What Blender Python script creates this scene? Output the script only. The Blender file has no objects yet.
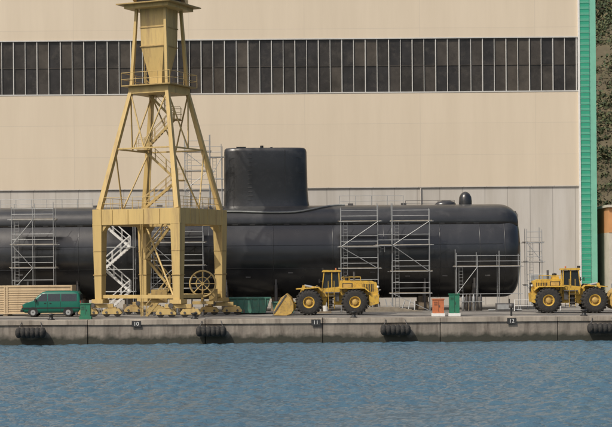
import bpy, bmesh, math, random
import numpy as np
from mathutils import Vector, Matrix, noise
random.seed(7); np.random.seed(7)
scene=bpy.context.scene
R=math.radians

# ------------------------------------------------------------------ materials
def new_mat(name):
    m=bpy.data.materials.new(name); m.use_nodes=True
    nt=m.node_tree; b=nt.nodes['Principled BSDF']
    return m,nt,b
def mat(name,col,rough=.6,metal=0,var=.25,scale=1.5,dirt=None,dirt_amt=.0,bump=.0,bscale=20,spec=.5,streak=False,dscale=2.3,top_sheen=None):
    m,nt,b=new_mat(name); N=nt.nodes; L=nt.links
    tc=N.new('ShaderNodeTexCoord'); mp=N.new('ShaderNodeMapping'); L.new(tc.outputs['Object'],mp.inputs[0])
    if streak: mp.inputs['Scale'].default_value=(1,1,.12)
    n=N.new('ShaderNodeTexNoise'); n.inputs['Scale'].default_value=scale; n.inputs['Detail'].default_value=8; n.inputs['Roughness'].default_value=.65
    L.new(mp.outputs[0],n.inputs['Vector'])
    r=N.new('ShaderNodeValToRGB'); r.color_ramp.elements[0].position=.3; r.color_ramp.elements[1].position=.7
    c=np.array(col)
    r.color_ramp.elements[0].color=(*(c*(1-var)),1); r.color_ramp.elements[1].color=(*np.minimum(c*(1+var*.6),1),1)
    L.new(n.outputs[0],r.inputs[0]); out=r.outputs[0]
    if dirt is not None:
        n2=N.new('ShaderNodeTexNoise'); n2.inputs['Scale'].default_value=scale*dscale; n2.inputs['Detail'].default_value=10; n2.inputs['Roughness'].default_value=.75
        L.new(mp.outputs[0],n2.inputs['Vector'])
        r2=N.new('ShaderNodeValToRGB'); r2.color_ramp.elements[0].position=.5; r2.color_ramp.elements[1].position=.68
        r2.color_ramp.elements[0].color=(0,0,0,1); r2.color_ramp.elements[1].color=(dirt_amt,)*3+(1,)
        L.new(n2.outputs[0],r2.inputs[0])
        mx=N.new('ShaderNodeMix'); mx.data_type='RGBA'; mx.inputs[7].default_value=(*dirt,1)
        L.new(r2.outputs[0],mx.inputs[0]); L.new(out,mx.inputs[6]); out=mx.outputs[2]
    if top_sheen is not None:   # highlight painted into the colour of upward-facing surfaces, broken up by noise
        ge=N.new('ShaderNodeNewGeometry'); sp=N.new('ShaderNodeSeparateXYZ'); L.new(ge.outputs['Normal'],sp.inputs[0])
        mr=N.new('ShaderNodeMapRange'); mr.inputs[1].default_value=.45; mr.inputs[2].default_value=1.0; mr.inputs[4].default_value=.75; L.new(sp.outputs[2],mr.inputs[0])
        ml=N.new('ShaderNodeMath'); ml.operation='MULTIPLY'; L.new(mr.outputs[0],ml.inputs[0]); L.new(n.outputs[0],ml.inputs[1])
        mx=N.new('ShaderNodeMix'); mx.data_type='RGBA'; mx.inputs[7].default_value=(*top_sheen,1)
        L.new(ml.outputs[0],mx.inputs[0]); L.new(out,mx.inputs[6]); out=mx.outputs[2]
    L.new(out,b.inputs['Base Color'])
    b.inputs['Roughness'].default_value=rough; b.inputs['Metallic'].default_value=metal
    b.inputs['Specular IOR Level'].default_value=spec
    if bump>0:
        n3=N.new('ShaderNodeTexNoise'); n3.inputs['Scale'].default_value=bscale; n3.inputs['Detail'].default_value=5
        L.new(tc.outputs['Object'],n3.inputs['Vector'])
        bp=N.new('ShaderNodeBump'); bp.inputs['Strength'].default_value=bump; bp.inputs['Distance'].default_value=.05
        L.new(n3.outputs[0],bp.inputs['Height']); L.new(bp.outputs[0],b.inputs['Normal'])
    return m
def panel_mat(name,col,joint,bw,bh,mortar=.02,var=.06,rough=.6,zoff=0,stain=.12,rowvar=.03):
    m,nt,b=new_mat(name); N=nt.nodes; L=nt.links
    tc=N.new('ShaderNodeTexCoord'); s=N.new('ShaderNodeSeparateXYZ'); L.new(tc.outputs['Object'],s.inputs[0])
    ad=N.new('ShaderNodeMath'); ad.operation='ADD'; L.new(s.outputs[0],ad.inputs[0]); L.new(s.outputs[1],ad.inputs[1])
    ad2=N.new('ShaderNodeMath'); ad2.operation='ADD'; L.new(s.outputs[2],ad2.inputs[0]); ad2.inputs[1].default_value=zoff
    c=N.new('ShaderNodeCombineXYZ'); L.new(ad.outputs[0],c.inputs[0]); L.new(ad2.outputs[0],c.inputs[1])
    br=N.new('ShaderNodeTexBrick'); br.offset=0; br.squash=1
    br.inputs['Scale'].default_value=1; br.inputs['Brick Width'].default_value=bw; br.inputs['Row Height'].default_value=bh
    br.inputs['Mortar Size'].default_value=mortar; br.inputs['Mortar Smooth'].default_value=.3
    c0=np.array(col)
    br.inputs['Color1'].default_value=(*(c0*(1-rowvar)),1); br.inputs['Color2'].default_value=(*(c0*(1+rowvar)),1); br.inputs['Mortar'].default_value=(*joint,1)
    L.new(c.outputs[0],br.inputs['Vector'])
    n=N.new('ShaderNodeTexNoise'); mp=N.new('ShaderNodeMapping'); mp.inputs['Scale'].default_value=(1,1,.1); L.new(tc.outputs['Object'],mp.inputs[0]); L.new(mp.outputs[0],n.inputs['Vector'])
    n.inputs['Scale'].default_value=.5; n.inputs['Detail'].default_value=9; n.inputs['Roughness'].default_value=.7
    rp=N.new('ShaderNodeValToRGB'); rp.color_ramp.elements[0].position=.3; rp.color_ramp.elements[1].position=.75
    rp.color_ramp.elements[0].color=(1-stain,1-stain*1.1,1-stain*1.25,1); rp.color_ramp.elements[1].color=(1,1,1,1)
    L.new(n.outputs[0],rp.inputs[0])
    mx=N.new('ShaderNodeMix'); mx.data_type='RGBA'; mx.blend_type='MULTIPLY'; mx.inputs[0].default_value=1
    L.new(br.outputs[0],mx.inputs[6]); L.new(rp.outputs[0],mx.inputs[7]); L.new(mx.outputs[2],b.inputs['Base Color'])
    b.inputs['Roughness'].default_value=rough
    return m

M={}
M['yellow_crane']=mat('crane_ochre_paint',(.50,.36,.14),.55,0,.16,.8,(.22,.14,.08),.6,streak=True)
M['yellow_dark']=mat('crane_ochre_worn',(.36,.25,.09),.6,0,.25,1.2,(.12,.08,.05),.8)
M['cat']=mat('loader_yellow',(.56,.35,.05),.5,0,.18,1.5,(.16,.11,.06),.9)
M['cat_dirty']=mat('loader_bucket',(.48,.31,.08),.6,0,.3,2,(.16,.12,.08),.85)
M['tyre']=mat('tyre_rubber',(.022,.021,.02),.85,0,.3,3,(.09,.08,.065),.6,bump=.3)
M['glass']=mat('dark_glass',(.02,.025,.028),.08,0,.2,2,spec=.8)
M['black']=mat('black_paint',(.02,.02,.02),.5,0,.3,2)
M['steel']=mat('galvanised_tube',(.34,.35,.35),.5,.3,.2,3)
M['darksteel']=mat('dark_steel',(.09,.09,.09),.6,.2,.3,3,(.14,.08,.05),.5)
M['plank']=mat('scaffold_plank',(.30,.26,.2),.8,0,.3,3)
M['white']=mat('white_paint',(.7,.7,.68),.55,0,.08,2,(.4,.36,.3),.4)
M['vangreen']=mat('van_green_paint',(.006,.115,.08),.3,0,.08,1)
M['green']=mat('green_paint',(.02,.17,.095),.5,0,.2,2,(.1,.09,.07),.6)
M['greengrey']=mat('skip_green',(.06,.19,.14),.6,0,.25,2,(.12,.09,.07),.7)
M['orange']=mat('orange_paint',(.48,.15,.06),.5,0,.2,2,(.2,.12,.08),.7)
M['red']=mat('red_lens',(.4,.02,.015),.3)
M['lamp']=mat('lamp_lens',(.7,.7,.66),.2)
M['plate']=mat('number_plate',(.03,.03,.03),.5)
M['cable']=mat('grey_hose',(.22,.23,.22),.6)
M['timber']=mat('keel_block_timber',(.24,.19,.13),.85,0,.3,3,bump=.3)

# ------------------------------------------------------------------ mesh builder
class MB:
    def __init__(s): s.v=[];s.f=[];s.m=[];s.sm=[];s.mats=[]
    def mi(s,k):
        if k not in s.mats: s.mats.append(k)
        return s.mats.index(k)
    def add(s,vs,fs,k,smooth=False):
        o=len(s.v); s.v+= [tuple(p) for p in vs]; i=s.mi(k)
        for f in fs: s.f.append([o+a for a in f]); s.m.append(i); s.sm.append(smooth)
    def box(s,x0,x1,y0,y1,z0,z1,k):
        vs=[(x0,y0,z0),(x1,y0,z0),(x1,y1,z0),(x0,y1,z0),(x0,y0,z1),(x1,y0,z1),(x1,y1,z1),(x0,y1,z1)]
        s.add(vs,[(3,2,1,0),(4,5,6,7),(0,1,5,4),(1,2,6,5),(2,3,7,6),(3,0,4,7)],k)
    def prism(s,prof,y0,y1,k):
        n=len(prof); vs=[(p[0],y0,p[1]) for p in prof]+[(p[0],y1,p[1]) for p in prof]
        s.add(vs,[tuple(range(n)),tuple(range(2*n-1,n-1,-1))]+[(i,(i+1)%n+0,(i+1)%n+n,i+n) for i in range(n)],k)
    def frame(s,p,q,up=(0,0,1)):
        d=(Vector(q)-Vector(p)); d.normalize(); u=Vector(up)
        if abs(d.dot(u))>.98: u=Vector((0,1,0))
        a=d.cross(u).normalized(); b=a.cross(d).normalized(); return a,b
    def beam(s,p,q,w,h,k,w2=None,h2=None,up=(0,0,1)):
        a,b=s.frame(p,q,up); w2=w if w2 is None else w2; h2=h if h2 is None else h2
        vs=[]
        for c,ww,hh in((Vector(p),w,h),(Vector(q),w2,h2)):
            for i,j in((-1,-1),(1,-1),(1,1),(-1,1)): vs.append(tuple(c+a*i*ww/2+b*j*hh/2))
        s.add(vs,[(0,1,2,3),(7,6,5,4),(0,4,5,1),(1,5,6,2),(2,6,7,3),(3,7,4,0)],k)
    def tube(s,p,q,r,k,n=6,r2=None,cap=True):
        a,b=s.frame(p,q); r2=r if r2 is None else r2; vs=[]
        for c,rr in((Vector(p),r),(Vector(q),r2)):
            for i in range(n):
                t=2*math.pi*i/n; vs.append(tuple(c+a*math.cos(t)*rr+b*math.sin(t)*rr))
        s.add(vs,[(i,(i+1)%n,(i+1)%n+n,i+n) for i in range(n)],k,n>7)
        if cap: s.add(vs,[tuple(range(n)),tuple(range(2*n-1,n-1,-1))],k)
    def path(s,pts,r,k,n=6):
        for a,b in zip(pts,pts[1:]): s.tube(a,b,r,k,n)
    def ring(s,c,R0,r,k,n=24,m=6):
        vs=[];fs=[]
        for i in range(n):
            t=2*math.pi*i/n
            for j in range(m):
                u=2*math.pi*j/m; rr=R0+r*math.cos(u); w=r*math.sin(u)
                vs.append((c[0]+rr*math.cos(t),c[1]+w,c[2]+rr*math.sin(t)))
        for i in range(n):
            for j in range(m): fs.append((i*m+j,((i+1)%n)*m+j,((i+1)%n)*m+(j+1)%m,i*m+(j+1)%m))
        s.add(vs,fs,k,True)
    def revolve(s,c,prof,k,n=28,axis='y',smooth=True):
        vs=[];fs=[];m=len(prof)
        for i in range(n):
            t=2*math.pi*i/n
            for o,r in prof:
                if axis=='y': vs.append((c[0]+r*math.cos(t),c[1]+o,c[2]+r*math.sin(t)))
                elif axis=='z': vs.append((c[0]+r*math.cos(t),c[1]+r*math.sin(t),c[2]+o))
                else: vs.append((c[0]+o,c[1]+r*math.cos(t),c[2]+r*math.sin(t)))
        for i in range(n):
            for j in range(m-1): fs.append((i*m+j,((i+1)%n)*m+j,((i+1)%n)*m+j+1,i*m+j+1))
        s.add(vs,fs,k,smooth)
    def loft(s,rings,k,cap=True,smooth=True,closed=True):
        n=len(rings[0]); vs=[p for r in rings for p in r]; fs=[]
        for i in range(len(rings)-1):
            for j in range(n if closed else n-1): fs.append((i*n+j,i*n+(j+1)%n,(i+1)*n+(j+1)%n,(i+1)*n+j))
        s.add(vs,fs,k,smooth)
        if cap: s.add(list(rings[0]),[tuple(range(n))],k); s.add(list(rings[-1]),[tuple(range(n-1,-1,-1))],k)
    def obj(s,name,bevel=0,parent=None,loc=None,rotz=0):
        me=bpy.data.meshes.new(name); me.from_pydata(s.v,[],s.f)
        for k in s.mats: me.materials.append(M[k])
        me.polygons.foreach_set('material_index',s.m); me.polygons.foreach_set('use_smooth',s.sm)
        bm=bmesh.new(); bm.from_mesh(me); bmesh.ops.recalc_face_normals(bm,faces=bm.faces); bm.to_mesh(me); bm.free()
        o=bpy.data.objects.new(name,me); scene.collection.objects.link(o)
        if bevel:
            b=o.modifiers.new('bevel','BEVEL'); b.width=bevel; b.segments=2; b.limit_method='ANGLE'; b.angle_limit=R(40)
        if parent: o.parent=parent
        if loc: o.location=loc
        o.rotation_euler[2]=rotz
        return o
def empty(name,loc=(0,0,0)):
    e=bpy.data.objects.new(name,None); scene.collection.objects.link(e); e.location=loc; return e

G=2.0   # quay level above water

# ------------------------------------------------------------------ water
def build_water():
    xs=np.concatenate([[-900,-400,-200,-100,-60],np.arange(-38,38.01,.12),[60,100,200,400,900]])
    ys=np.concatenate([[-900,-500,-300,-200,-140],np.arange(-96,.31,.13)])
    X,Y=np.meshgrid(xs,ys)
    Z=np.zeros_like(X)
    for i in range(80):
        lam=np.exp(np.random.uniform(np.log(.38),np.log(1.9)))
        th=np.random.normal(R(258),R(34)); k=2*np.pi/lam
        amp=lam*.0082*np.random.uniform(.5,1.3)
        ph=np.random.uniform(0,6.28)
        p=k*(X*np.cos(th)+Y*np.sin(th))+ph
        Z+=amp*(1.15*np.sin(p)+.4*np.sin(2*p+.6))
    gust=.82+.3*np.sin(X*.11+Y*.05+1)*np.sin(Y*.17-X*.04)+.15*np.sin(X*.31-Y*.4)*np.sin(Y*.23+X*.17)
    fade=np.clip((38-np.abs(X))/4,0,1)*np.clip((Y+96)/4,0,1)
    Z*=fade*gust
    ny,nx=X.shape
    v=np.stack([X,Y,Z],-1).reshape(-1,3)
    idx=np.arange(nx*ny).reshape(ny,nx)
    f=np.stack([idx[:-1,:-1],idx[:-1,1:],idx[1:,1:],idx[1:,:-1]],-1).reshape(-1,4)
    me=bpy.data.meshes.new('water'); me.from_pydata(v.tolist(),[],f.tolist())
    me.polygons.foreach_set('use_smooth',[True]*len(f))
    m,nt,b=new_mat('sea_water'); N=nt.nodes; L=nt.links
    b.inputs['Base Color'].default_value=(.066,.125,.17,1); b.inputs['Roughness'].default_value=.07; b.inputs['IOR'].default_value=1.33
    tc=N.new('ShaderNodeTexCoord')
    n=N.new('ShaderNodeTexNoise'); n.inputs['Scale'].default_value=6; n.inputs['Detail'].default_value=5; n.inputs['Roughness'].default_value=.6
    L.new(tc.outputs['Object'],n.inputs['Vector'])
    bp=N.new('ShaderNodeBump'); bp.inputs['Strength'].default_value=1; bp.inputs['Distance'].default_value=.06
    L.new(n.outputs[0],bp.inputs['Height']); L.new(bp.outputs[0],b.inputs['Normal'])
    me.materials.append(m)
    o=bpy.data.objects.new('water',me); scene.collection.objects.link(o)
build_water()

# ------------------------------------------------------------------ quay
def build_quay():
    M['quaytop']=mat('quay_concrete_top',(.23,.215,.19),.85,0,.3,.35,(.09,.085,.075),.7,bump=.2)
    m=mat('quay_wall_concrete',(.24,.21,.175),.85,0,.45,.8,(.08,.062,.05),.85,bump=.5,bscale=5,streak=True,dscale=1.6)
    nt=m.node_tree;N=nt.nodes;L=nt.links;b=N['Principled BSDF']
    src=b.inputs['Base Color'].links[0].from_socket
    tc=N.new('ShaderNodeTexCoord'); sp=N.new('ShaderNodeSeparateXYZ'); L.new(tc.outputs['Object'],sp.inputs[0])
    nn=N.new('ShaderNodeTexNoise'); nn.inputs['Scale'].default_value=1.3; nn.inputs['Detail'].default_value=8; L.new(tc.outputs['Object'],nn.inputs['Vector'])
    ma=N.new('ShaderNodeMath'); ma.operation='MULTIPLY_ADD'; L.new(nn.outputs[0],ma.inputs[0]); ma.inputs[1].default_value=-.9; L.new(sp.outputs[2],ma.inputs[2])
    rp=N.new('ShaderNodeValToRGB'); rp.color_ramp.elements[0].position=.0; rp.color_ramp.elements[0].color=(1,1,1,1); rp.color_ramp.elements[1].position=.4; rp.color_ramp.elements[1].color=(0,0,0,1)
    L.new(ma.outputs[0],rp.inputs[0])
    mx=N.new('ShaderNodeMix'); mx.data_type='RGBA'; L.new(rp.outputs[0],mx.inputs[0]); L.new(src,mx.inputs[6]); mx.inputs[7].default_value=(.035,.035,.025,1)
    L.new(mx.outputs[2],b.inputs['Base Color'])
    M['quaywall']=m
    M['quaycap']=mat('quay_cap_concrete',(.35,.305,.25),.85,0,.4,.7,(.12,.095,.075),.9,bump=.3,streak=True,dscale=1.7)
    g=MB()
    x=-130.3; w=9.4
    while x<130:
        g.box(x+.03,x+w-.03,0,3,-3,G-.42,'quaywall')
        g.box(x+.02,x+w-.02,-.12,3,G-.42+random.uniform(-.02,.02),G-.002-random.uniform(0,.02),'quaycap')
        x+=w
    g.box(-131,131,.25,2.9,-3,G-.45,'quaywall')
    g.box(-900,900,3,600,-3,G-.03,'quaytop')
    g.box(-900,-130.3,0,3,-3,G-.006,'quaywall'); g.box(129.8,900,0,3,-3,G-.006,'quaywall')
    g.obj('quay_wall',bevel=.03)
    me=bpy.data.meshes.new('ground'); me.from_pydata([(-900,.9,G+.002),(900,.9,G+.002),(900,600,G+.002),(-900,600,G+.002)],[],[(0,1,2,3)])
    me.materials.append(M['quaytop']); o=bpy.data.objects.new('ground',me); scene.collection.objects.link(o)
    r=MB()
    for y in(4,13.8): r.box(-130,130,y-.04,y+.04,G+.003,G+.05,'darksteel')
    r.obj('crane_rail')
build_quay()
def fender(px):
    g=MB()
    g.revolve((px,-.45,1.02),[(-1.2,.0),(-1.2,.2),(-1.12,.34),(1.12,.34),(1.2,.2),(1.2,0)],'tyre',20,'x')
    for dx in(-.95,.95): g.tube((px+dx,-.45,1.3),(px+dx*.8,-.14,1.85),.03,'darksteel')
    for dx in(-.95,-.57,-.19,.19,.57,.95):
        g.revolve((px+dx,-.45,1.02),[(-.17,.33),(-.14,.39),(0,.42),(.14,.39),(.17,.33)],'tyre',20,'x')
    g.obj('rubber_fender')
for x in(-22.0,-7.6,7.1,23.6): fender(x)
def marker(x,txt):
    g=MB(); g.box(x-.36,x+.36,-.16,-.123,G-.6,G-.12,'plate')
    o=g.obj('berth_number_plate')
    c=bpy.data.curves.new('berth_number','FONT'); c.body=txt; c.size=.44; c.extrude=.004; c.align_x='CENTER'; c.align_y='CENTER'
    t=bpy.data.objects.new('berth_number',c); scene.collection.objects.link(t); t.location=(x,-.168,G-.36); t.rotation_euler=(R(90),0,0)
    c.materials.append(M['white']); t.parent=o
marker(-13.6,'10'); marker(.75,'11'); marker(16.4,'12')
def bollard(x,y=.55):
    g=MB(); g.revolve((x,y,G),[(0,.0),(0,.3),(.05,.3),(.08,.17),(.32,.15),(.4,.27),(.48,.26),(.52,.0)],'black',16,'z'); g.obj('mooring_bollard')
for x in(-20.5,-9,3.8,22.3): bollard(x)

# ------------------------------------------------------------------ shed building
def build_shed():
    M['beige']=panel_mat('beige_cladding',(.64,.55,.425),(.57,.49,.385),12.0,3.3,.03,zoff=-14.35,stain=.10,rowvar=.012)
    M['conc']=panel_mat('concrete_panels',(.54,.515,.475),(.36,.34,.31),2.35,12.4,.045,zoff=-2,stain=.25,rowvar=.05)
    M['greenclad']=panel_mat('green_cladding',(.03,.34,.21),(.12,.40,.28),50,.62,.06,stain=.15)
    M['greenclad2']=mat('green_cladding_pale',(.18,.46,.34),.5,0,.1,1)
    M['frame']=mat('window_mullion',(.52,.51,.48),.5,0,.1,2)
    for i,c in enumerate([(.040,.036,.033),(.055,.048,.042),(.032,.030,.030),(.07,.06,.05)]):
        M['pane%d'%i]=mat('window_pane_%d'%i,c,.22,0,.4,.7,(.10,.088,.075),.4,spec=.35,dscale=1.3)
    root=empty('shipyard_hall',(0,39,0))
    Y=0
    xl,xr=-75,28.45
    w=MB()
    w.box(xl,xr,Y,40,14.35,24.15,'beige'); w.box(xl,xr,Y,40,29.85,39,'beige')
    w.box(xl,xr,Y+.35,40,24.15,29.85,'black')
    w.box(xl,xr,Y+.12,40,G,14.35,'conc')
    w.box(xl,xr,Y-.03,Y+.11,14.27,14.36,'conc')
    w.obj('walls',parent=root)
    r=MB(); r.box(xl-.4,30.9,-.4,40.4,39,39.5,'frame'); r.obj('roof',parent=root)
    g=MB(); x=xr-.15
    while x>xl:
        for za,zb in((24.2,27.0),(27.0,29.8)):
            k='pane%d'%random.choice([0,0,1,2,2,3])
            g.box(x-1.22,x,Y+.16+random.uniform(0,.02),Y+.34,za,zb,k)
        x-=1.22
    g.obj('window_panes',parent=root)
    f=MB(); x=xr-.15; i=0
    while x>xl:
        wd=.055 if i%2 else .09
        f.box(x-wd/2,x+wd/2,Y+.04,Y+.2,24.25,29.75,'frame'); x-=1.22; i+=1
    f.box(xl,xr,Y-.04,Y+.3,29.75,29.87,'frame'); f.box(xl,xr,Y-.04,Y+.3,24.13,24.25,'frame')
    f.box(xl,xr,Y+.1,Y+.19,26.95,27.0,'pane3')
    f.obj('window_mullions',parent=root)
    e=MB()
    e.box(28.45,28.62,-.25,3,G,39,'white'); e.box(28.62,29.6,-.18,39.9,G,39,'greenclad')
    e.box(29.6,30.3,-.1,39.9,G,39,'greenclad2')
    z=G+.3
    while z<39: e.box(28.63,29.61,-.215,-.17,z,z+.05,'greenclad2'); z+=.62
    e.obj('green_corner_cladding',parent=root)
    d=MB()
    d.box(23.2,25.6,.02,.14,G,5.2,'frame'); d.box(23.35,24.35,-.02,.03,G+.05,5.05,'steel'); d.box(24.45,25.45,-.02,.03,G+.05,5.05,'steel')
    for xx in(-60,-36,-12,12): d.tube((xx,-.0,G),(xx,-.0,14.2),.07,'conc',8)
    for xx in(1.5,13.5,21.5): d.box(xx,xx+.35,-.15,.1,11.5,11.75,'darksteel')
    d.obj('doors_and_pipes',parent=root)
build_shed()

# ------------------------------------------------------------------ submarine
def build_sub():
    M['hull']=mat('submarine_hull_black',(.012,.013,.015),.27,0,.3,.35,(.035,.035,.036),.6,bump=.18,bscale=.9,spec=.75,top_sheen=(.13,.13,.13))  # sky highlight along the hull top is painted as a lighter colour
    M['hull2']=mat('submarine_casing_black',(.014,.015,.017),.32,0,.35,.5,(.045,.045,.045),.6,bump=.15,bscale=1.5,spec=.7,top_sheen=(.14,.14,.135))  # same painted highlight on the upper faces of casing and sail
    root=empty('submarine',(0,24,0))
    zc=7.25; Rr=4.12; xe=20.25
    h=MB(); n=72; rings=[]
    prof=[(-66,.3),(-64,.9),(-58,2.0),(-50,3.2),(-42,3.9),(-36,Rr)]
    x=-33
    while x<xe-2.2: prof.append((x,Rr)); x+=3
    cr=1.3
    for i in range(9):
        t=i/8*math.pi/2; prof.append((xe-.3-cr+cr*math.sin(t),Rr-cr+cr*math.cos(t)))
    prof+=[(xe-.2,1.6),(xe-.08,.8),(xe,.02)]
    for X,r in prof: rings.append([(X,r*math.cos(2*math.pi*j/n),zc+r*math.sin(2*math.pi*j/n)) for j in range(n)])
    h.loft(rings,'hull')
    for X in[-30,-26.5,-21,-15,-9,-3,2.5,7.2,12.4,16.1,18.4]:
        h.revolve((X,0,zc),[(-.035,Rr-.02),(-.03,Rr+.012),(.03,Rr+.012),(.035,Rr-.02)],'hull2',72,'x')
    for a in(12,-18):
        t=R(180+a) ; yy=Rr*math.cos(t); zz=zc-Rr*math.sin(t)
        h.beam((-34,yy*1.002,zz),(18.2,yy*1.002,zz),.03,.03,'hull2')
    for i in range(14):
        X=-30+i*3.55+random.uniform(-.5,.5); t=R(180+random.choice([-30,-24,20])); h.box(X,X+.45,Rr*1.003*math.cos(t)-.04,Rr*1.003*math.cos(t)+.1,zc-Rr*math.sin(t)-.06,zc-Rr*math.sin(t)+.06,'darksteel')
    h.obj('pressure_hull',parent=root)
    c=MB()
    def sec(X,hw,top,base):
        pts=[]
        for j in range(33):
            t=math.pi*j/32
            cy=math.cos(t); sz=math.sin(t)
            pts.append((X,-hw*math.copysign(abs(cy)**.72,cy),base+(top-base)*abs(sz)**.72))
        return pts
    st=[(-52,1.2,10.7,9.5),(-46,2.4,11.7,9.7),(-38,3.1,11.9,9.9)]
    x=-34
    while x<17.5: st.append((x,3.1,11.9,9.9)); x+=2
    for i in range(9):
        t=i/8*math.pi/2; st.append((18.1+1.75*math.sin(t),3.1-.8*(1-math.cos(t)),11.9-1.3*(1-math.cos(t)),9.9-.1*(1-math.cos(t))))
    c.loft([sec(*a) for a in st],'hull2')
    for X in np.arange(-34,17,1.6): c.box(X,X+.5,-3.12,-3.0,10.02,10.12,'black')
    c.obj('deck_casing',parent=root)
    s=MB()
    def foil(z,x0,x1,hw):
        pts=[];n=48
        for j in range(n):
            t=2*math.pi*j/n; cx=math.cos(t); sy=math.sin(t)
            ex=.55 if cx>0 else .5
            px=(x0+x1)/2+(x1-x0)/2*math.copysign(abs(cx)**ex,cx)
            pts.append((px,hw*math.copysign(abs(sy)**.8,sy),z))
        return pts
    lv=[(11.2,-7.9,.6,1.5),(11.8,-7.75,.4,1.35),(12.4,-7.72,.28,1.26),(13.2,-7.7,.22,1.22),(15,-7.7,.18,1.2),(17.0,-7.68,.14,1.18),(17.22,-7.64,.08,1.14),(17.36,-7.5,-.08,1.0)]
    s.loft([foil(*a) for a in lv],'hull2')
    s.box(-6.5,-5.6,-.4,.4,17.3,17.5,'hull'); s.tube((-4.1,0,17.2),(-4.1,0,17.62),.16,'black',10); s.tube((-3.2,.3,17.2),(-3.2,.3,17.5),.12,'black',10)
    s.beam((-1.9,-1.175,12.2),(-1.9,-1.15,17.1),.05,.05,'hull')
    for z in(13.4,15.0,16.4): s.beam((-7.3,-1.03,z),(-.2,-1.0,z),.02,.02,'hull')
    for z in np.arange(12.4,17,.4): s.beam((-5.4,-1.28,z),(-5.0,-1.28,z),.03,.03,'darksteel')
    s.obj('sail',parent=root)
    d=MB()
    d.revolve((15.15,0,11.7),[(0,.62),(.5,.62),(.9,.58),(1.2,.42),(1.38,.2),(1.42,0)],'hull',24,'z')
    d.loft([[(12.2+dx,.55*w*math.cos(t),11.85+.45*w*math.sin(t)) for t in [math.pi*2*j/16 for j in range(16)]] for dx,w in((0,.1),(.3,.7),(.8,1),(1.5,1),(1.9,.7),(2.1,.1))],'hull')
    for X in(-20,-14,4,9): d.box(X,X+.5,-.9,-.6,11.6,12.05,'darksteel')
    d.obj('deck_fittings',parent=root)
    hs=MB(); pts=[]
    for i in range(46):
        u=i/45; X=-9.5+13.2*u
        e=max(0,(u-.62)/.38); e=e*e*(3-2*e)
        zz=11.2+.06*math.sin(u*9)+.62*e; q=min(.999,max(0,(zz-9.9)/2.0))
        sz=q**(1/.72); cy=math.sqrt(max(0,1-sz*sz)); yy=-3.1*cy**.72
        pts.append((X,24+yy-.07,zz+.05))
    hs.path(pts,.085,'cable',8); hs.obj('air_hose')
    k=MB()
    X=-58
    while X<19:
        k.box(X-.5,X+.5,-2.4,2.4,G,G+.75,'timber')
        k.box(X-.45,X+.45,-1.3,1.3,G+.752,G+1.3,'timber')
        for sy in(-1,1):
            k.beam((X,sy*2.2,G+.7),(X,sy*3.0,4.5),.3,.3,'darksteel'); k.beam((X,sy*3.3,G),(X,sy*3.35,5.0),.16,.16,'darksteel')
        X+=4.6
    k.obj('keel_cradle',loc=(0,24,0))
build_sub()

# ------------------------------------------------------------------ scaffolding
def scaffold(name,x0,x1,y0,y1,z0,levels,nx=2,diag=True,toprail=True,k='steel',planks=None):
    g=MB(); r=.033
    xs=[x0+(x1-x0)*i/nx for i in range(nx+1)]; ztop=levels[-1]+(1.05 if toprail else 0)
    for x in xs:
        for y in(y0,y1):
            g.tube((x,y,z0),(x+random.uniform(-.04,.04),y,ztop+random.uniform(0,.7)),r,k)
            g.box(x-.12,x+.12,y-.12,y+.12,z0,z0+.03,'darksteel')
    for i,z in enumerate(levels):
        for y in(y0,y1): g.tube((x0-random.uniform(.1,.4),y,z),(x1+random.uniform(.1,.4),y,z+random.uniform(-.04,.04)),r,k)
        for x in xs: g.tube((x,y0-.1,z),(x,y1+.1,z),r,k)
        if planks is None or i in planks:
            for j in range(3):
                yy=y0+.08+(y1-y0-.1)*j/3; g.box(x0-random.uniform(.05,.3),x1+random.uniform(.05,.3),yy,yy+(y1-y0)/3-.06,z+.04,z+.1,'plank')
            g.tube((x0,y0,z+1.0),(x1,y0,z+1.0),r*.9,k); g.tube((x0,y0,z+.5),(x1,y0,z+.5),r*.9,k)
        if diag and random.random()<.8:
            zb=levels[i-1] if i else z0
            a,b=(xs[0],xs[1]) if i%2 else (xs[1],xs[0])
            g.tube((a,y0-.05,zb),(b,y0-.05,z),r*.9,k)
    x=xs[0]
    for dx in(.25,.6): g.tube((x+dx,y0+.2,z0),(x+dx,y0+.2,levels[-1]),.02,k,4)
    z=z0+.3
    while z<levels[-1]: g.tube((x+.25,y0+.2,z),(x+.6,y0+.2,z),.015,k,4); z+=.3
    return g.obj(name)
scaffold('scaffold_tower',-26.8,-23.0,18.2,19.3,G,[4.1,6.2,8.3,10.6],2)
scaffold('scaffold_tower',3.2,6.6,18.2,19.3,G,[3.9,5.9,7.9,10.2],1)
scaffold('scaffold_tower',7.9,11.3,18.2,19.3,G,[3.6,5.6,8.0,10.2],1)
scaffold('scaffold_bridge',6.6,7.9,18.2,19.3,7.4,[8.0],1,diag=False)
scaffold('scaffold_platform',13.7,19.5,18.0,19.3,G,[3.5,6.0],3,planks=[1])
scaffold('scaffold_tower',20.6,22.0,21.5,23,G,[4.2,6.4,8.2],1)
scaffold('scaffold_tower',-11.3,-9.0,22.4,23.6,11.8,[13.4,15.2,17.0],1)
scaffold('scaffold_tower',-8.9,-7.8,21.8,22.5,11.8,[14.4,16.4],1,planks=[1])
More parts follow.
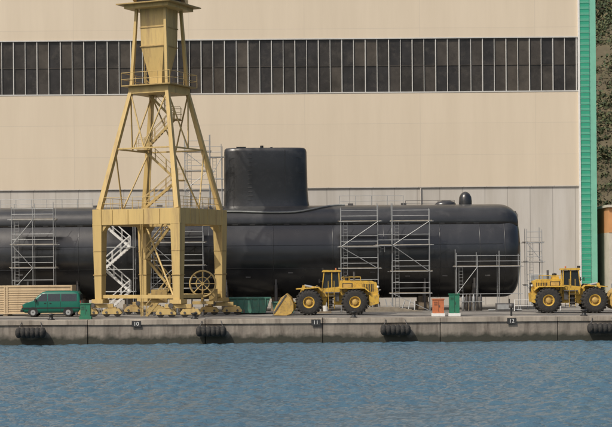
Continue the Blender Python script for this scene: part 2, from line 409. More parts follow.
def stairs(g,p,q,w,k,tread,n=10,rail=True,ydir=(0,1,0)):
    p=Vector(p);q=Vector(q);yd=Vector(ydir)*w/2
    for s in(-1,1):
        g.beam(p+yd*s,q+yd*s,.06,.2,k)
        if rail:
            up=Vector((0,0,1.0)); g.tube(p+yd*s+up,q+yd*s+up,.03,k); g.tube(p+yd*s+up*.5,q+yd*s+up*.5,.022,k)
            for t in(0,.33,.66,1): c=p.lerp(q,t)+yd*s; g.tube(c,c+up,.025,k)
    d=(q-p)
    for i in range(n):
        c=p+d*((i+.5)/n); g.beam(c-yd,c+yd,.26,.04,tread)
def railing(g,x0,x1,y,z,k,h=1.0,st=1.4,rails=(1,.5)):
    n=max(1,int((x1-x0)/st))
    for i in range(n+1):
        x=x0+(x1-x0)*i/n; g.tube((x,y,z),(x,y,z+h),.025,k)
    for r in rails: g.tube((x0,y,z+h*r),(x1,y,z+h*r),.022,k)
g=MB()
lev=[2.0,4.0,6.0,8.0,10.0]
for i in range(4):
    a,b=(-18.2,-15.9) if i%2==0 else (-15.9,-18.2)
    stairs(g,(a,16.4+.8*(i%2),lev[i]),(b,16.4+.8*(i%2),lev[i+1]),.75,'white','white',9)
for x in(-18.6,-15.5):
    for y in(15.9,17.7): g.tube((x,y,G),(x,y,11),.04,'steel')
for z in lev[1:]:
    for y in(15.9,17.7): g.tube((-18.6,y,z),(-15.5,y,z),.035,'steel')
    a=-18.6 if (lev.index(z)%2==0) else -15.9; g.box(a,a+.5,15.9,17.7,z-.03,z+.02,'white')
g.box(-18.6,-15.5,17.7,21.6,10.95,11.02,'plank')
g.obj('access_stair_tower')
scaffold('scaffold_tower',-14.2,-9.4,18.3,19.3,G,[4.2,6.3,8.4,10.6],2)
g=MB()
railing(g,3.2,9.2,22.8,11.75,'steel'); railing(g,-33,-20,22.8,11.75,'steel',.9); railing(g,9.4,14.0,22.8,11.75,'darksteel',.5); g.obj('deck_railing')

# ------------------------------------------------------------------ crane
def build_crane():
    root=empty('portal_crane',(0,0,0)); Yc='yellow_crane'
    near=Vector((-10.55,4,0)); left=Vector((-17.4,7.3,0)); right=Vector((-7.4,10.5,0)); back=left+right-near
    cs=[left,near,right,back]; cen=(near+back)/2
    zt=11.05; zb=9.75
    ux=(left-near).normalized(); uy=(right-near).normalized()
    p=MB()
    def at(c,z): return Vector((c.x,c.y,z))
    for c in cs:
        p.beam(at(c,3.5),at(c,zb+.1),.64,.64,Yc,.9,.9,up=uy)
        p.beam(at(c,3.15),at(c,3.5),1.1,1.0,Yc,up=uy)
        for z in(5.5,7.5): p.beam(at(c,z),at(c,z+.08),.84,.84,'yellow_dark',up=uy)
    for a,b in((0,1),(1,2),(2,3),(3,0)):
        A,B=cs[a],cs[b]; d=(B-A).normalized()
        p.beam(at(A-d*.46,(zt+zb)/2),at(B+d*.46,(zt+zb)/2),.8+.02*a,zt-zb+.01*a,Yc)
        for s,C in((1,A),(-1,B)):
            n=Vector((-d.y,d.x,0))*.28
            q0=at(C+d*s*.36,zb+.02); q1=at(C+d*s*.95,zb+.02); q2=at(C+d*s*.36,zb-.7)
            vs=[tuple(v+n) for v in(q0,q1,q2)]+[tuple(v-n) for v in(q0,q1,q2)]
            p.add(vs,[(0,1,2),(3,5,4),(0,3,4,1),(1,4,5,2),(2,5,3,0)],Yc)
        for z in(.5,1.0): p.tube(at(A+d*.2,zt+z),at(B-d*.2,zt+z),.022,Yc)
        for t in range(1,7):
            c=A.lerp(B,t/7); p.tube(at(c,zt),at(c,zt+1),.022,Yc)
        for t in range(1,5):
            c=A.lerp(B,t/5); p.beam(at(c,zb+.05),at(c,zt-.05),.9,.05,Yc,up=d)
    for a,b in((0,1),(2,3),(1,2)):
        p.beam(at(cs[a],3.72),at(cs[b],3.72),.3,.3,Yc)
    p.obj('portal_frame',bevel=.02,parent=root)
    bo=MB()
    for c in cs:
        bo.beam(at(c,2.95)+Vector((-1.1,0,0)),at(c,2.95)+Vector((1.1,0,0)),.5,.34,Yc)
        for s in(-1,1):
            x=c.x+s*1.0
            for ya,yb in((-.35,-.24),(.24,.35)):
                bo.prism([(x-.85,2.38),(x-.6,2.72),(x+.6,2.72),(x+.85,2.38),(x+.8,2.25),(x-.8,2.25)],c.y+ya,c.y+yb,Yc)
            bo.box(x-.35,x+.35,c.y-.22,c.y+.22,2.45,2.85,'yellow_dark')
            for w in(-.46,.46):
                bo.revolve((x+w,c.y,2.36),[(-.14,0),(-.14,.34),(-.06,.34),(-.06,.29),(.1,.29),(.1,0)],'darksteel',20,'y')
                bo.tube((x+w,c.y-.4,2.4),(x+w,c.y-.3,2.4),.1,'darksteel',10)
        for s in(-1,1): bo.box(c.x+s*2.0-.08,c.x+s*2.0+.08,c.y-.2,c.y+.2,2.15,2.45,'darksteel')
        bo.tube((c.x-.6,c.y-.55,3.0),(c.x-.6,c.y-.2,3.0),.2,'darksteel',12)
    bo.obj('bogies',bevel=.015,parent=root)
    t=MB(); ztop=21.3; f=.46
    tops=[cen+(c-cen)*f for c in cs]
    for c,tp in zip(cs,tops): t.beam(at(c,zt),at(tp,ztop),.43,.43,Yc,.33,.33,up=uy)
    def lvl(i,z):
        u=(z-zt)/(ztop-zt); return at(cs[i].lerp(tops[i],u),z)
    for i in range(4):
        t.beam(lvl(i,16.2),lvl((i+1)%4,16.2),.13,.13,Yc)
    for i in range(4):
        m=(lvl(i,16.2)+lvl((i+1)%4,16.2))/2
        t.tube(lvl(i,21.0),m,.07,Yc,8); t.tube(lvl((i+1)%4,21.0),m,.07,Yc,8)
    for i in(1,3):
        m=(lvl(i,11.1)+lvl((i+1)%4,11.1))/2
        t.tube(lvl(i,16.1),m,.07,Yc,8); t.tube(lvl((i+1)%4,16.1),m,.07,Yc,8)
    def quad(cx,half1,half2,z0,z1,k):
        vs=[]
        for z in(z0,z1):
            for i,j in((-1,-1),(1,-1),(1,1),(-1,1)): vs.append(tuple(at(cx,z)+ux*i*half1+uy*j*half2))
        t.add(vs,[(3,2,1,0),(4,5,6,7),(0,1,5,4),(1,2,6,5),(2,3,7,6),(3,0,4,7)],k)
    a1=(left-near).length/2*f; a2=(right-near).length/2*f
    quad(cen,a1+.2,a2+.2,ztop-.4,ztop+.2,Yc)
    quad(cen,a1+.65,a2+.65,ztop+.2,ztop+.3,'yellow_dark')
    for z in(.5,1.05):
        q=[at(cen,ztop+.3+z)+ux*i*(a1+.63)+uy*j*(a2+.63) for i,j in((-1,-1),(1,-1),(1,1),(-1,1),(-1,-1))]
        t.path(q,.026,Yc)
    for i,j in((-1,-1),(1,-1),(1,1),(-1,1),(0,-1),(0,1),(1,0),(-1,0),(.5,-1),(-.5,-1)):
        b0=at(cen,ztop+.3)+ux*i*(a1+.63)+uy*j*(a2+.63); t.tube(b0,b0+Vector((0,0,1.05)),.026,Yc)
    z2=28.1
    for tp in tops:
        e=cen+(tp-cen)*.80; t.beam(at(tp,ztop+.3),at(e,z2),.28,.28,Yc,.24,.24,up=uy)
    quad(cen,2.15,2.15,z2,z2+.3,Yc)
    quad(cen,2.65,2.65,z2+.3,z2+.4,'yellow_dark')
    def sq(z,h): return [tuple(at(cen,z)+ux*i*h+uy*j*h) for i,j in((-1,-1),(1,-1),(1,1),(-1,1))]
    t.loft([sq(ztop+.3,.6),sq(22.4,.64),sq(24.9,1.12),sq(z2,1.18)],Yc,smooth=False)
    for z in(24.9,26.5): t.loft([sq(z,1.2),sq(z+.08,1.2)],'yellow_dark',smooth=False)
    t.tube(at(cen,22)+ux*1.5,at(cen,28)+ux*1.5,.03,Yc); t.tube(at(cen,22)+ux*1.5+uy*.4,at(cen,28)+ux*1.5+uy*.4,.03,Yc)
    for i in range(20): b0=at(cen,22.1+i*.3)+ux*1.5; t.tube(b0,b0+uy*.4,.018,Yc,4)
    t.revolve((cen.x,cen.y,z2+.4),[(0,0),(0,1.9),(.4,1.9),(.4,0)],'darksteel',32,'z')
    t.obj('lattice_tower',bevel=.015,parent=root)
    s=MB(); zz=[zt,13.6,16.2,18.8,21.2]
    for i in range(4):
        hw=1.5-.12*i; a,b=(cen.x+hw,cen.x-hw) if i%2 else (cen.x-hw,cen.x+hw)
        stairs(s,(a,cen.y+.5*(i%2),zz[i]),(b,cen.y+.5*(i%2),zz[i+1]),.7,'yellow_crane','yellow_dark',10)
        s.box(b-.55,b+.55,cen.y-.6,cen.y+1.1,zz[i+1]-.06,zz[i+1],'yellow_dark')
        if i<3:
            for yy in(cen.y-.6,cen.y+1.1): railing(s,b-.55,b+.55,yy,zz[i+1],Yc,1.0,1.0)
    for x in(cen.x-1.1,cen.x+1.1): s.tube((x,cen.y+1.0,zt),(x*.5+cen.x*.5,cen.y+.8,21.2),.06,Yc)
    zz=[2.0,4.4,6.9,9.5]
    for i in range(3):
        a,b=(-13.6,-11.6) if i%2==0 else (-11.6,-13.6)
        stairs(s,(a,8.2+.7*(i%2),zz[i]),(b,8.2+.7*(i%2),zz[i+1]),.65,'yellow_crane','yellow_dark',10)
        s.box(b-.4,b+.4,7.8,9.3,zz[i+1]-.06,zz[i+1],'yellow_dark')
    for x in(-14.0,-11.2):
        for y in(7.8,9.3): s.tube((x,y,G),(x,y,zb+.3),.05,Yc)
    s.tube((-10.9,4.3,3.6),(-13.5,8.2,9.5),.08,Yc,8)
    s.box(-14.5,-10.3,7.0,10.8,zt-.02,zt+.06,'yellow_dark')
    s.obj('stairways',parent=root)
    c=MB(); cx,cy,cz=-8.75,7.6,4.75
    for dy in(-.22,.22):
        c.ring((cx,cy+dy,cz),1.08,.07,'yellow_crane',32,6); c.ring((cx,cy+dy,cz),.55,.04,'yellow_crane',24,6)
        for i in range(8):
            a=i*math.pi/4; c.tube((cx,cy+dy,cz),(cx+1.08*math.cos(a),cy+dy,cz+1.08*math.sin(a)),.045,'yellow_crane')
    c.revolve((cx,cy,cz),[(-.2,.0),(-.2,.55),(.2,.55),(.2,0)],'black',24,'y')
    c.tube((cx,cy-.35,cz),(cx,cy+.5,cz),.16,'yellow_dark',12)
    c.beam((cx,cy+.45,cz),(cx-.1,cy+.6,3.2),.2,.2,Yc); c.box(cx-.9,cx+.9,cy-.1,cy+1.0,3.0,3.25,Yc); c.box(cx+.5,cx+1.2,cy+.1,cy+.8,3.251,4.3,'yellow_dark')
    c.box(-12.9,-11.6,5.3,6.1,3.2,4.3,'yellow_dark')
    c.obj('cable_reel',parent=root,bevel=.01)
    h=MB(); zz=z2+.85
    h.box(cen.x-2.2,cen.x+2.2,cen.y-1.5,cen.y+4.2,zz,zz+3.0,Yc); h.box(cen.x-1.9,cen.x-.3,cen.y-2.6,cen.y-1.5,zz+.2,zz+2.4,Yc)
    h.box(cen.x-1.8,cen.x-.4,cen.y-2.63,cen.y-2.6,zz+1.1,zz+2.2,'glass')
    j0=[Vector((cen.x+sx,cen.y-1.2,zz+1+sz)) for sx,sz in((-2,0),(-.3,0),(-.3,1.2),(-2,1.2))]
    j1=[v+Vector((-14,-1,22)) for v in j0]
    for a,b in zip(j0,j1): h.beam(a,b,.22,.22,Yc)
    for i in range(12):
        for k in range(4):
            a=j0[k].lerp(j1[k],i/12); b=j0[(k+1)%4].lerp(j1[(k+1)%4],(i+1)/12); h.beam(a,b,.1,.1,Yc)
    h.obj('slewing_house_and_jib',parent=root)
build_crane()

# ------------------------------------------------------------------ wheel loaders
def loader(name,loc,rotz,hood_end=8.75,bucket_lift=0.0):
    g=MB(); K='cat'
    def wheel(x,y,s):
        r=1.1
        pr=[(-.36,.5),(-.38,.8),(-.34,1.0),(-.24,1.09),(-.0,1.11),(.24,1.09),(.34,1.0),(.38,.8),(.36,.5)]
        g.revolve((x,y,r),pr,'tyre',36,'y')
        for i in range(22):
            a=2*math.pi*i/22; c=math.cos(a);sn=math.sin(a)
            for sd in(-1,1):
                p=Vector((x+1.03*c,y+sd*.38,r+1.03*sn)); q=Vector((x+1.13*math.cos(a+.1),y+sd*.04,r+1.13*math.sin(a+.1)))
                g.beam(p,q,.13,.09,'tyre')
        o=s*.30
        g.revolve((x,y,r),[(o-s*.35,.0),(o-s*.35,.47),(o+s*.05,.5),(o+s*.03,.42),(o-s*.14,.36)],K,28,'y')
        g.revolve((x,y,r),[(o-s*.14,.36),(o-s*.14,.25),(o+s*.06,.22),(o+s*.08,.0)],'cat_dirty',28,'y')
        for i in range(10):
            a=2*math.pi*i/10; g.tube((x+.31*math.cos(a),y+o-s*.14,r+.31*math.sin(a)),(x+.31*math.cos(a),y+o-s*.1,r+.31*math.sin(a)),.03,'darksteel',6)
    for x in(2.9,6.8):
        for s in(-1,1): wheel(x,s*1.08,s)
        g.tube((x,-.9,1.1),(x,.9,1.1),.28,'darksteel',12)
    he=hood_end
    g.prism([(5.0,.85),(he-.7,.85),(he,1.15),(he,1.65),(5.0,1.65)],-.62,.62,K)
    g.prism([(5.55,1.652),(he-.02,1.652),(he+.05,1.95),(he-.12,2.72),(he-.5,2.86),(5.55,2.92)],-.74,.74,K)
    g.prism([(he-.75,.75),(he+.05,.95),(he+.1,1.7),(he-.75,1.7)],-1.2,1.2,K)
    g.box(he-.2,he+.07,-.6,.6,1.85,2.6,'black')
    for s in(-1,1):
        for i in range(7): g.box(he-1.3+i*.14,he-1.22+i*.14,s*.742-.01,s*.742+.01,1.95,2.6,'black')
        g.box(5.75,6.6,s*.742-.012,s*.742+.012,1.9,2.7,'black')
        g.box(5.82,6.53,s*.75-.012,s*.75+.012,1.97,2.63,'cat_dirty')
        g.prism([(5.5,2.22),(7.6,2.22),(8.0,1.9),(8.05,1.98),(7.65,2.32),(5.4,2.32)],s*1.1-.38,s*1.1+.38,K)
        g.prism([(1.85,2.18),(3.7,2.3),(3.95,2.05),(4.0,2.13),(3.75,2.38),(1.8,2.26)],s*1.1-.36,s*1.1+.36,K)
        for z in(.55,.9,1.25,1.6): g.box(4.55,5.05,s*1.25-.12,s*1.25+.12,z,z+.05,'darksteel')
        for x in(4.55,5.05): g.tube((x,s*1.3,.5),(x,s*1.3,2.9),.025,K)
        g.box(4.3,5.5,s*1.0-.3,s*1.0+.3,1.85,1.95,'darksteel')
        g.box(5.15,5.45,s*.9-.2,s*.9+.2,1.15,1.8,'darksteel')
        g.tube((5.7,s*1.35,2.35),(5.7,s*1.35,3.2),.025,K); g.tube((5.7,s*1.35,3.2),(7.3,s*1.35,3.2),.025,K); g.tube((7.3,s*1.35,3.2),(7.3,s*1.35,2.35),.025,K)
        g.tube((he-.0,s*.9,2.3),(he+.02,s*.9,2.45),.1,'lamp',10)
    g.box(5.8,6.4,-.35,.35,2.9,3.12,K)
    g.tube((6.75,.3,2.85),(6.75,.3,3.65),.09,'darksteel',10); g.tube((6.1,-.4,2.85),(6.1,-.4,3.25),.13,'black',12); g.revolve((6.1,-.4,3.2),[(0,.0),(0,.2),(.15,.2),(.2,0)],'black',14,'z')
    cz0,cz1=1.9,3.72
    g.prism([(4.05,cz0-.35),(5.5,cz0-.35),(5.55,cz0+.5),(4.0,cz0+.35)],-.72,.72,K)
    g.prism([(4.06,cz0+.35),(5.5,cz0+.45),(5.45,cz1-.1),(4.22,cz1-.1)],-.66,.66,'glass')
    for s in(-1,1):
        for a,b in(((4.02,cz0+.3),(4.2,cz1-.05)),((4.85,cz0+.3),(4.85,cz1-.05)),((5.5,cz0+.35),(5.45,cz1-.05))):
            g.beam((a[0],s*.68,a[1]),(b[0],s*.68,b[1]),.09,.09,K)
        g.tube((4.05,s*.75,cz0+.9),(3.8,s*1.05,cz0+1.0),.02,'black'); g.box(3.75,3.8,s*1.05-.1,s*1.05+.1,cz0+.8,cz0+1.15,'black')
    g.prism([(4.0,cz1-.08),(5.65,cz1-.08),(5.6,cz1+.08),(4.1,cz1+.1)],-.8,.8,K)
    for s in(-1,1): g.box(4.02,4.14,s*.5-.12,s*.5+.12,cz1+.1,cz1+.28,'black')
    g.revolve((5.2,0,cz1+.1),[(0,.07),(.14,.07),(.17,0)],'orange',10,'z')
    g.prism([(2.1,.7),(4.3,.8),(4.5,1.7),(3.9,2.25),(3.2,2.45),(2.7,1.9),(2.1,1.3)],-.5,.5,K)
    g.tube((4.65,0,.7),(4.65,0,1.75),.25,'darksteel',12)
    L=bucket_lift
    for s in(-1,1):
        y=s*.62
        g.prism([(3.6,2.5),(3.75,2.2),(2.6,1.55),(1.75,.55+L),(1.55,.42+L),(1.45,.7+L),(2.2,1.75),(2.9,2.25)],y-.09,y+.09,K)
        g.tube((3.9,y*.9,1.05),(2.7,y*.9,1.55),.1,'steel',10)
        g.tube((3.6,y-.15,2.35),(3.6,y+.15,2.35),.12,'darksteel',10)
    g.prism([(2.35,2.55),(2.6,2.5),(2.3,1.6),(2.0,.95),(1.85,1.0),(2.05,1.7)],-.12,.12,K)
    g.tube((3.7,0,2.25),(2.5,0,2.5),.11,'steel',10); g.tube((1.95,0,1.0),(1.45,0,1.1+L),.06,K,8)
    g.beam((2.2,-.6,1.4),(2.2,.6,1.4),.2,.25,K)
    out=[(0.0,.03),(1.0,.0),(1.4,.12),(1.62,.45),(1.62,.95),(1.4,1.5),(1.0,1.86)]
    inn=[(.96,1.80),(1.33,1.45),(1.54,.93),(1.53,.48),(1.35,.2),(.98,.08),(.0,.07)]
    prof=[(a,b+L) for a,b in out+inn]
    n=len(prof); W=1.55
    vs=[(p[0],-W,p[1]) for p in prof]+[(p[0],W,p[1]) for p in prof]
    m=len(out)
    fs=[(i,(i+1)%n,(i+1)%n+n,i+n) for i in range(n)]
    for i in range(m-1): fs.append((i,i+1,n-2-i,n-1-i)); fs.append((n+i+1,n+i,n+n-1-i,n+n-2-i))
    g.add(vs,fs,'cat_dirty')
    for s in(-1,1):
        sp=[(-.05,.03),(1.0,.02),(1.38,.14),(1.6,.45),(1.6,.95),(1.38,1.48),(1.0,1.82),(.55,1.5),(.1,.75),(-.1,.25)]
        g.prism([(a,b+L) for a,b in sp],s*1.535-.03,s*1.535+.03,'cat_dirty')
        g.beam((1.0,s*1.58,1.75+L),(-.05,s*1.58,.2+L),.05,.12,'darksteel')
    for i in range(8):
        y=-1.45+i*2.9/7; g.prism([(-.25,.03+L),(.15,.0+L),(.2,.12+L)],y-.06,y+.06,'darksteel')
    return g.obj(name,bevel=.015,loc=loc,rotz=rotz)
loader('wheel_loader',(-2.65,8.6,G+.003),R(-1.5))
loader('wheel_loader',(27.35,8.6,G+.003),R(178),hood_end=8.15,bucket_lift=.25)

# ------------------------------------------------------------------ van (front towards -X)
def build_van():
    g=MB(); K='vangreen'; hw=.93
    st=[(0,.62,.78,1,.84),(.08,.5,.95,1,.92),(.3,.42,1.08,1,.96),(.75,.4,1.2,1,.97),(1.0,.4,1.28,1,.96),(1.35,.4,1.62,.93,1),(1.75,.4,1.92,.86,1),(2.05,.4,1.98,.84,1),(3.2,.4,2.0,.84,1),(4.4,.4,1.99,.84,1),(4.8,.4,1.95,.85,1),(4.95,.42,1.78,.9,.98),(5.02,.45,1.15,.97,.96)]
    rings=[]
    for x,b,t,rw,ws in st:
        w=hw*ws; belt=min(1.18,t-.06); pts=[]
        half=[(w*.9,b-.08),(w,b+.12),(w*1.01,min(.8,belt-.05)),(w,belt)]
        for u in(.35,.7): half.append((w*(1-(1-rw)*u),belt+(t-belt)*u))
        half+= [(w*(rw-.02),t-.07*min(1,(t-belt))),(w*(rw-.12),t-.01),(0.3,t+.02)]
        rings.append([(x,y,z) for y,z in half]+[(x,-y,z) for y,z in reversed(half)])
    g.loft(rings,K)
    def wy(z,o=.012):
        u=(z-1.18)/(2.0-1.18); return hw*(1-.16*u)+o
    for s in(-1,1):
        for x0,x1,xt0 in((1.28,2.18,1.72),(2.28,3.3,2.28),(3.4,4.72,3.4)):
            z0,z1=1.22,1.78
            vs=[(x0,s*wy(z0),z0),(x1,s*wy(z0),z0),(x1,s*wy(z1),z1),(xt0,s*wy(z1),z1)]
            vs+= [(a,b-s*.03,c) for a,b,c in vs]
            g.add(vs,[(0,1,2,3),(4,7,6,5),(0,4,5,1),(1,5,6,2),(2,6,7,3),(3,7,4,0)],'glass')
        for x in(1.22,2.23,3.35): g.box(x,x+.015,s*.94-.008,s*.94+.008,.45,1.2,'black')
        g.box(.1,4.95,s*.945-.015,s*.945+.015,.66,.74,'black')
        g.box(1.95,2.1,s*.95-.02,s*.95+.02,1.05,1.1,'black'); g.box(2.4,2.55,s*.95-.02,s*.95+.02,1.05,1.1,'black')
        g.box(1.15,1.3,s*1.05-.09,s*1.05+.09,1.2,1.42,'black')
        g.box(-.0,.14,s*.68-.17,s*.68+.17,.72,.88,'lamp'); g.box(.02,.1,s*.86-.05,s*.86+.05,.72,.88,'orange')
        g.box(4.93,5.05,s*.82-.07,s*.82+.07,.8,1.25,'red')
        for x in(1.0,4.0):
            y=s*.83
            g.revolve((x,y,.35),[(-s*.11,.0),(-s*.11,.3),(-s*.08,.35),(s*.08,.35),(s*.11,.3),(s*.11,.2),(s*.09,0)],'tyre',24,'y')
            g.revolve((x,y+s*.115,.35),[(0,.21),(s*.005,.1),(-s*.01,0)],'steel',18,'y')
            pr=[(x+.43*math.cos(a),.35+.43*math.sin(a)) for a in [math.pi*i/12 for i in range(13)]]+[(x-.43,.25),(x+.43,.25)]
            g.prism(pr,s*.93-.012,s*.93+.012,'black')
    g.prism([(1.08,1.32),(1.68,1.86),(1.72,1.84),(1.12,1.29)],-.7,.7,'glass')
    g.box(5.0,5.04,-.62,.62,1.25,1.75,'glass')
    g.box(-.08,.12,-.88,.88,.38,.58,'black'); g.box(4.95,5.12,-.88,.88,.4,.6,'black')
    o=g.obj('parked_van',loc=(-24.3,9.5,G+.003)); o.scale=(1.0,1.05,1.1)
build_van()

# ------------------------------------------------------------------ container behind the van
def build_container():
    M['cbeige']=mat('container_beige',(.52,.40,.25),.6,0,.15,1,(.3,.2,.12),.5,streak=True)
    g=MB(); x0,x1,y0,y1,z0,z1=-33,-20.6,13,15.4,G+.15,G+2.65
    g.box(x0+.02,x1-.02,y0+.06,y1-.06,z0+.02,z1-.05,'cbeige')
    for z in(z0,z1-.14): g.box(x0,x1,y0,y1,z,z+.14,'cbeige')
    for x in(x0-.01,-26.6,-26.4,x1-.13): g.box(x,x+.14,y0-.01,y1+.01,z0-.005,z1+.01,'cbeige')
    z=z0+.25
    while z<z1-.25: g.box(x0+.15,x1-.15,y0+.02,y0+.07,z,z+.07,'cbeige'); z+=.2
    for x in(x0+.3,-26.5,x1-.3): g.box(x-.2,x+.2,y0+.05,y1-.05,G,z0-.006,'timber')
    g.obj('storage_container',bevel=.01)
build_container()
g=MB()
g.prism([(-6.7,G+1.35),(-3.2,G+1.35),(-3.6,G+.1),(-6.3,G+.1)],12.2,14.2,'greengrey')
g.box(-6.8,-3.1,12.1,14.3,G+1.352,G+1.47,'greengrey')
for i in range(5): x=-6.1+i*.62; g.box(x,x+.09,12.1,12.2,G+.2,G+1.35,'greengrey')
g.obj('waste_skip',bevel=.01)
g=MB()
g.prism([(-3.0,G+.95),(-.9,G+.95),(-1.1,G+.1),(-2.8,G+.1)],12.6,14.2,'greengrey'); g.box(-3.05,-.85,12.5,14.3,G+.952,G+1.05,'greengrey')
g.obj('waste_skip',bevel=.01)
g=MB()
for i in range(3): g.box(.3+i*.02,2.2,13+i*.5,13.2+i*.5,G,G+.12,'timber')
g.box(.3,2.2,13,14.2,G+.121,G+.18,'timber'); g.box(.5,1.3,13.2,14,G+.181,G+.75,'steel'); g.tube((1.7,13.5,G+.18),(1.7,13.5,G+.95),.25,'white',14)
g.obj('equipment_pallet')
def cabinet(name,x,y,w,h,k,top,base='white'):
    g=MB(); g.box(x-w/2-.08,x+w/2+.08,y-.4,y+.4,G,G+.25,base)
    g.box(x-w/2,x+w/2,y-.33,y+.33,G+.25,G+h,k); g.box(x-w/2-.05,x+w/2+.05,y-.38,y+.38,G+h,G+h+.08,top)
    g.box(x-.01,x+.01,y-.345,y-.325,G+.35,G+h-.1,'black'); g.box(x+.06,x+.09,y-.37,y-.33,G+h*.55,G+h*.68,'darksteel')
    for i in range(4): g.box(x-w*.4,x-w*.08,y-.342,y-.325,G+h-.2-i*.08,G+h-.17-i*.08,'black')
    g.obj(name,bevel=.01)
cabinet('electric_cabinet',12.0,1.9,.8,1.75,'green','green')
cabinet('fuel_cabinet',10.7,1.9,.9,1.35,'orange','orange')
cabinet('electric_cabinet',-17.9,1.9,.8,1.2,'green','green','green')
g=MB()
g.tube((16.6,1.6,G),(16.6,1.6,G+.65),.08,'black',10); g.revolve((16.6,1.6,G+.65),[(0,.0),(0,.2),(.28,.2),(.34,0)],'darksteel',14,'z'); g.obj('water_hydrant')
def lamp(x,y,h):
    g=MB(); g.tube((x,y,G),(x,y,G+h),.09,'white',8,.06); g.tube((x,y,G+h),(x-.5,y,G+h+.2),.04,'steel',6); g.box(x-.9,x-.45,y-.12,y+.12,G+h+.14,G+h+.25,'white'); g.obj('street_lamp')
lamp(31.6,33,4.6)
g=MB()
for i in range(6):
    x=14.2+i*.32; g.revolve((x,17.2,G),[(0,0),(0,.13),(1.25,.13),(1.4,.05),(1.5,.05),(1.5,0)],'darksteel' if i%3 else 'steel',10,'z')
g.box(13.9,16.1,17.0,17.05,G+.8,G+.85,'steel'); g.obj('gas_bottle_rack')
g=MB()
for i in range(9):
    x=5.0+i*.6; g.beam((x,17.2,G),(x+random.uniform(-.5,.5),17.6,G+random.uniform(.7,1.3)),.06,.06,'steel')
for i in range(6): g.box(4.6,10.5-i*.5,16.6,17.0+.1*i,G+.02+i*.07,G+.075+i*.07,'plank')
g.obj('scaffold_material_stack')
g=MB()
for i in range(5): g.tube((16.4+i*.02,16.4+i*.12,G+.08),(19.4,16.4+i*.12,G+.08),.07,'steel',8)
g.box(17.0,18.6,15.4,16.1,G,G+.7,'darksteel'); g.box(17.1,18.5,15.35,15.39,G+.15,G+.6,'steel'); g.tube((18.2,15.7,G+.7),(18.2,15.7,G+1.1),.06,'black')
g.obj('welding_generator',bevel=.02)
g=MB()
for x in(-33,-29,18.6,22.7): g.tube((x,15.2,G),(x,15.2,G+1.05),.04,'white')
for a,b in((-33,-29),(18.6,22.7)):
    for z in(.5,1.0): g.tube((a,15.2,G+z),(b,15.2,G+z),.03,'white')
g.obj('safety_railing')

# ------------------------------------------------------------------ background right
M['ochre']=mat('ochre_render',(.55,.27,.11),.8,0,.12,.6)
M['render']=mat('pale_render',(.5,.46,.38),.8,0,.15,.6,(.3,.27,.22),.5)
root=empty('store_building')
g=MB(); g.box(31.2,75,37.2,52,G,9.4,'render'); g.box(31.2,75,37.15,52.05,9.4,12.0,'ochre'); g.obj('walls',parent=root)
g=MB(); g.box(31.0,75.4,36.8,52.4,12.0,12.25,'render'); g.obj('roof',parent=root)
g=MB()
for i in range(9): 
    x=34.5+i*4; g.box(x,x+1.6,37.08,37.18,5.4,7.4,'glass'); g.box(x-.1,x+1.7,37.05,37.1,5.25,5.38,'white')
g.obj('windows',parent=root)
g=MB(); x=30.8
while x<90: g.tube((x,34,G),(x,34,G+2.2),.05,'steel'); x+=2.5
for i in range(240): xx=30.8+i*.245; g.tube((xx,34,G+.1),(xx,34,G+2.1),.012,'steel',3,cap=False)
for z in(.1,1.1,2.1): g.tube((30.8,34,G+z),(90,34,G+z),.03,'steel')
g.obj('wire_fence')

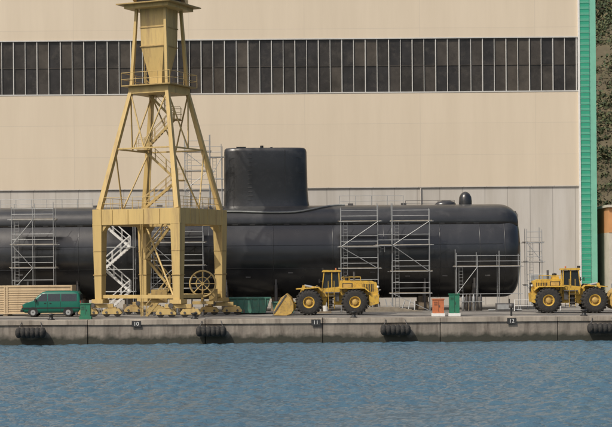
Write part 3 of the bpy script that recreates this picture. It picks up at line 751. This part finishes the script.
def hz(x,y):
    u=max(0,(y-98)/150); base=95*min(1,u)**.85
    n=noise.noise(Vector((x*.012,y*.012,1)))*26+noise.noise(Vector((x*.05,y*.05,4)))*6+noise.noise(Vector((x*.2,y*.2,7)))*1.5
    return G-.3+max(0,base+n*min(1,u*3))
def build_hill():
    xs=np.arange(-260,300,4); ys=np.arange(96,330,3.5); vs=[];fs=[]
    for y in ys:
        for x in xs: vs.append((x,y,hz(x,y)))
    nx=len(xs)
    for j in range(len(ys)-1):
        for i in range(nx-1): a=j*nx+i; fs.append((a,a+1,a+nx+1,a+nx))
    me=bpy.data.meshes.new('hill'); me.from_pydata(vs,[],fs); me.polygons.foreach_set('use_smooth',[True]*len(fs))
    me.materials.append(mat('hill_scrub_ground',(.11,.092,.055),.95,0,.4,.15,(.05,.06,.025),.9,bump=.6,bscale=2))
    o=bpy.data.objects.new('hill',me); scene.collection.objects.link(o)
    M['leaf0']=mat('scrub_leaf_dark',(.04,.06,.025),.8,0,.3,1); M['leaf1']=mat('scrub_leaf_olive',(.075,.09,.035),.8,0,.3,1); M['leaf2']=mat('scrub_dry',(.13,.11,.055),.85,0,.3,1)
    g=MB()
    for i in range(4200):
        x=random.uniform(38,105); y=random.uniform(100,200); z=hz(x,y)
        if noise.noise(Vector((x*.06,y*.06,9)))<-.2 and random.random()<.75: continue
        s=random.choice([.7,1,1.3,2.0,2.6])*random.uniform(.7,1.2)
        for j in range(int(14+17*s)):
            k=random.choice(['leaf0','leaf1','leaf1','leaf0','leaf2'])
            d=Vector((random.gauss(0,1),random.gauss(0,1),abs(random.gauss(0,1)))).normalized()*s*random.uniform(.4,1.05)
            c=Vector((x,y,z+.1))+Vector((d.x,d.y,d.z*.8)); a=Vector((random.gauss(0,1),random.gauss(0,1),random.gauss(0,1))).normalized(); b=a.cross(d).normalized()
            e=random.uniform(.15,.34)
            g.add([tuple(c-a*e),tuple(c+b*e*.7),tuple(c+a*e),tuple(c-b*e*.7)],[(0,1,2,3)],k)
    me=bpy.data.meshes.new('scrub_foliage'); me.from_pydata(g.v,[],g.f)
    for k in g.mats: me.materials.append(M[k])
    me.polygons.foreach_set('material_index',g.m)
    o=bpy.data.objects.new('scrub_foliage',me); scene.collection.objects.link(o)
build_hill()

# ------------------------------------------------------------------ light, camera
az=R(224); el=R(48)
w=bpy.data.worlds.new('World'); scene.world=w; w.use_nodes=True
nt=w.node_tree; bg=nt.nodes['Background']; sky=nt.nodes.new('ShaderNodeTexSky'); sky.sky_type='NISHITA'; sky.sun_disc=False
sky.sun_elevation=el; sky.sun_rotation=az; sky.air_density=1.1; sky.dust_density=5.0
nt.links.new(sky.outputs[0],bg.inputs[0]); bg.inputs[1].default_value=.115
l=bpy.data.lights.new('sun','SUN'); l.energy=3.2; l.angle=R(.6); l.color=(1,.93,.82)
so=bpy.data.objects.new('sun',l); scene.collection.objects.link(so)
d=Vector((math.sin(az)*math.cos(el),math.cos(az)*math.cos(el),math.sin(el)))
so.rotation_euler=d.to_track_quat('Z','Y').to_euler()
cam=bpy.data.cameras.new('camera'); co=bpy.data.objects.new('camera',cam); scene.collection.objects.link(co)
cam.sensor_width=36; cam.lens=1625/612*36; cam.shift_y=54.5/612; cam.clip_end=3000; cam.clip_start=1
co.matrix_world=Matrix.Translation((0,-130,6))@Matrix.Rotation(R(90),4,'X')@Matrix.Rotation(R(-.46),4,'Z')
scene.camera=co
scene.view_settings.view_transform='Standard'; scene.view_settings.look='None'; scene.view_settings.exposure=0
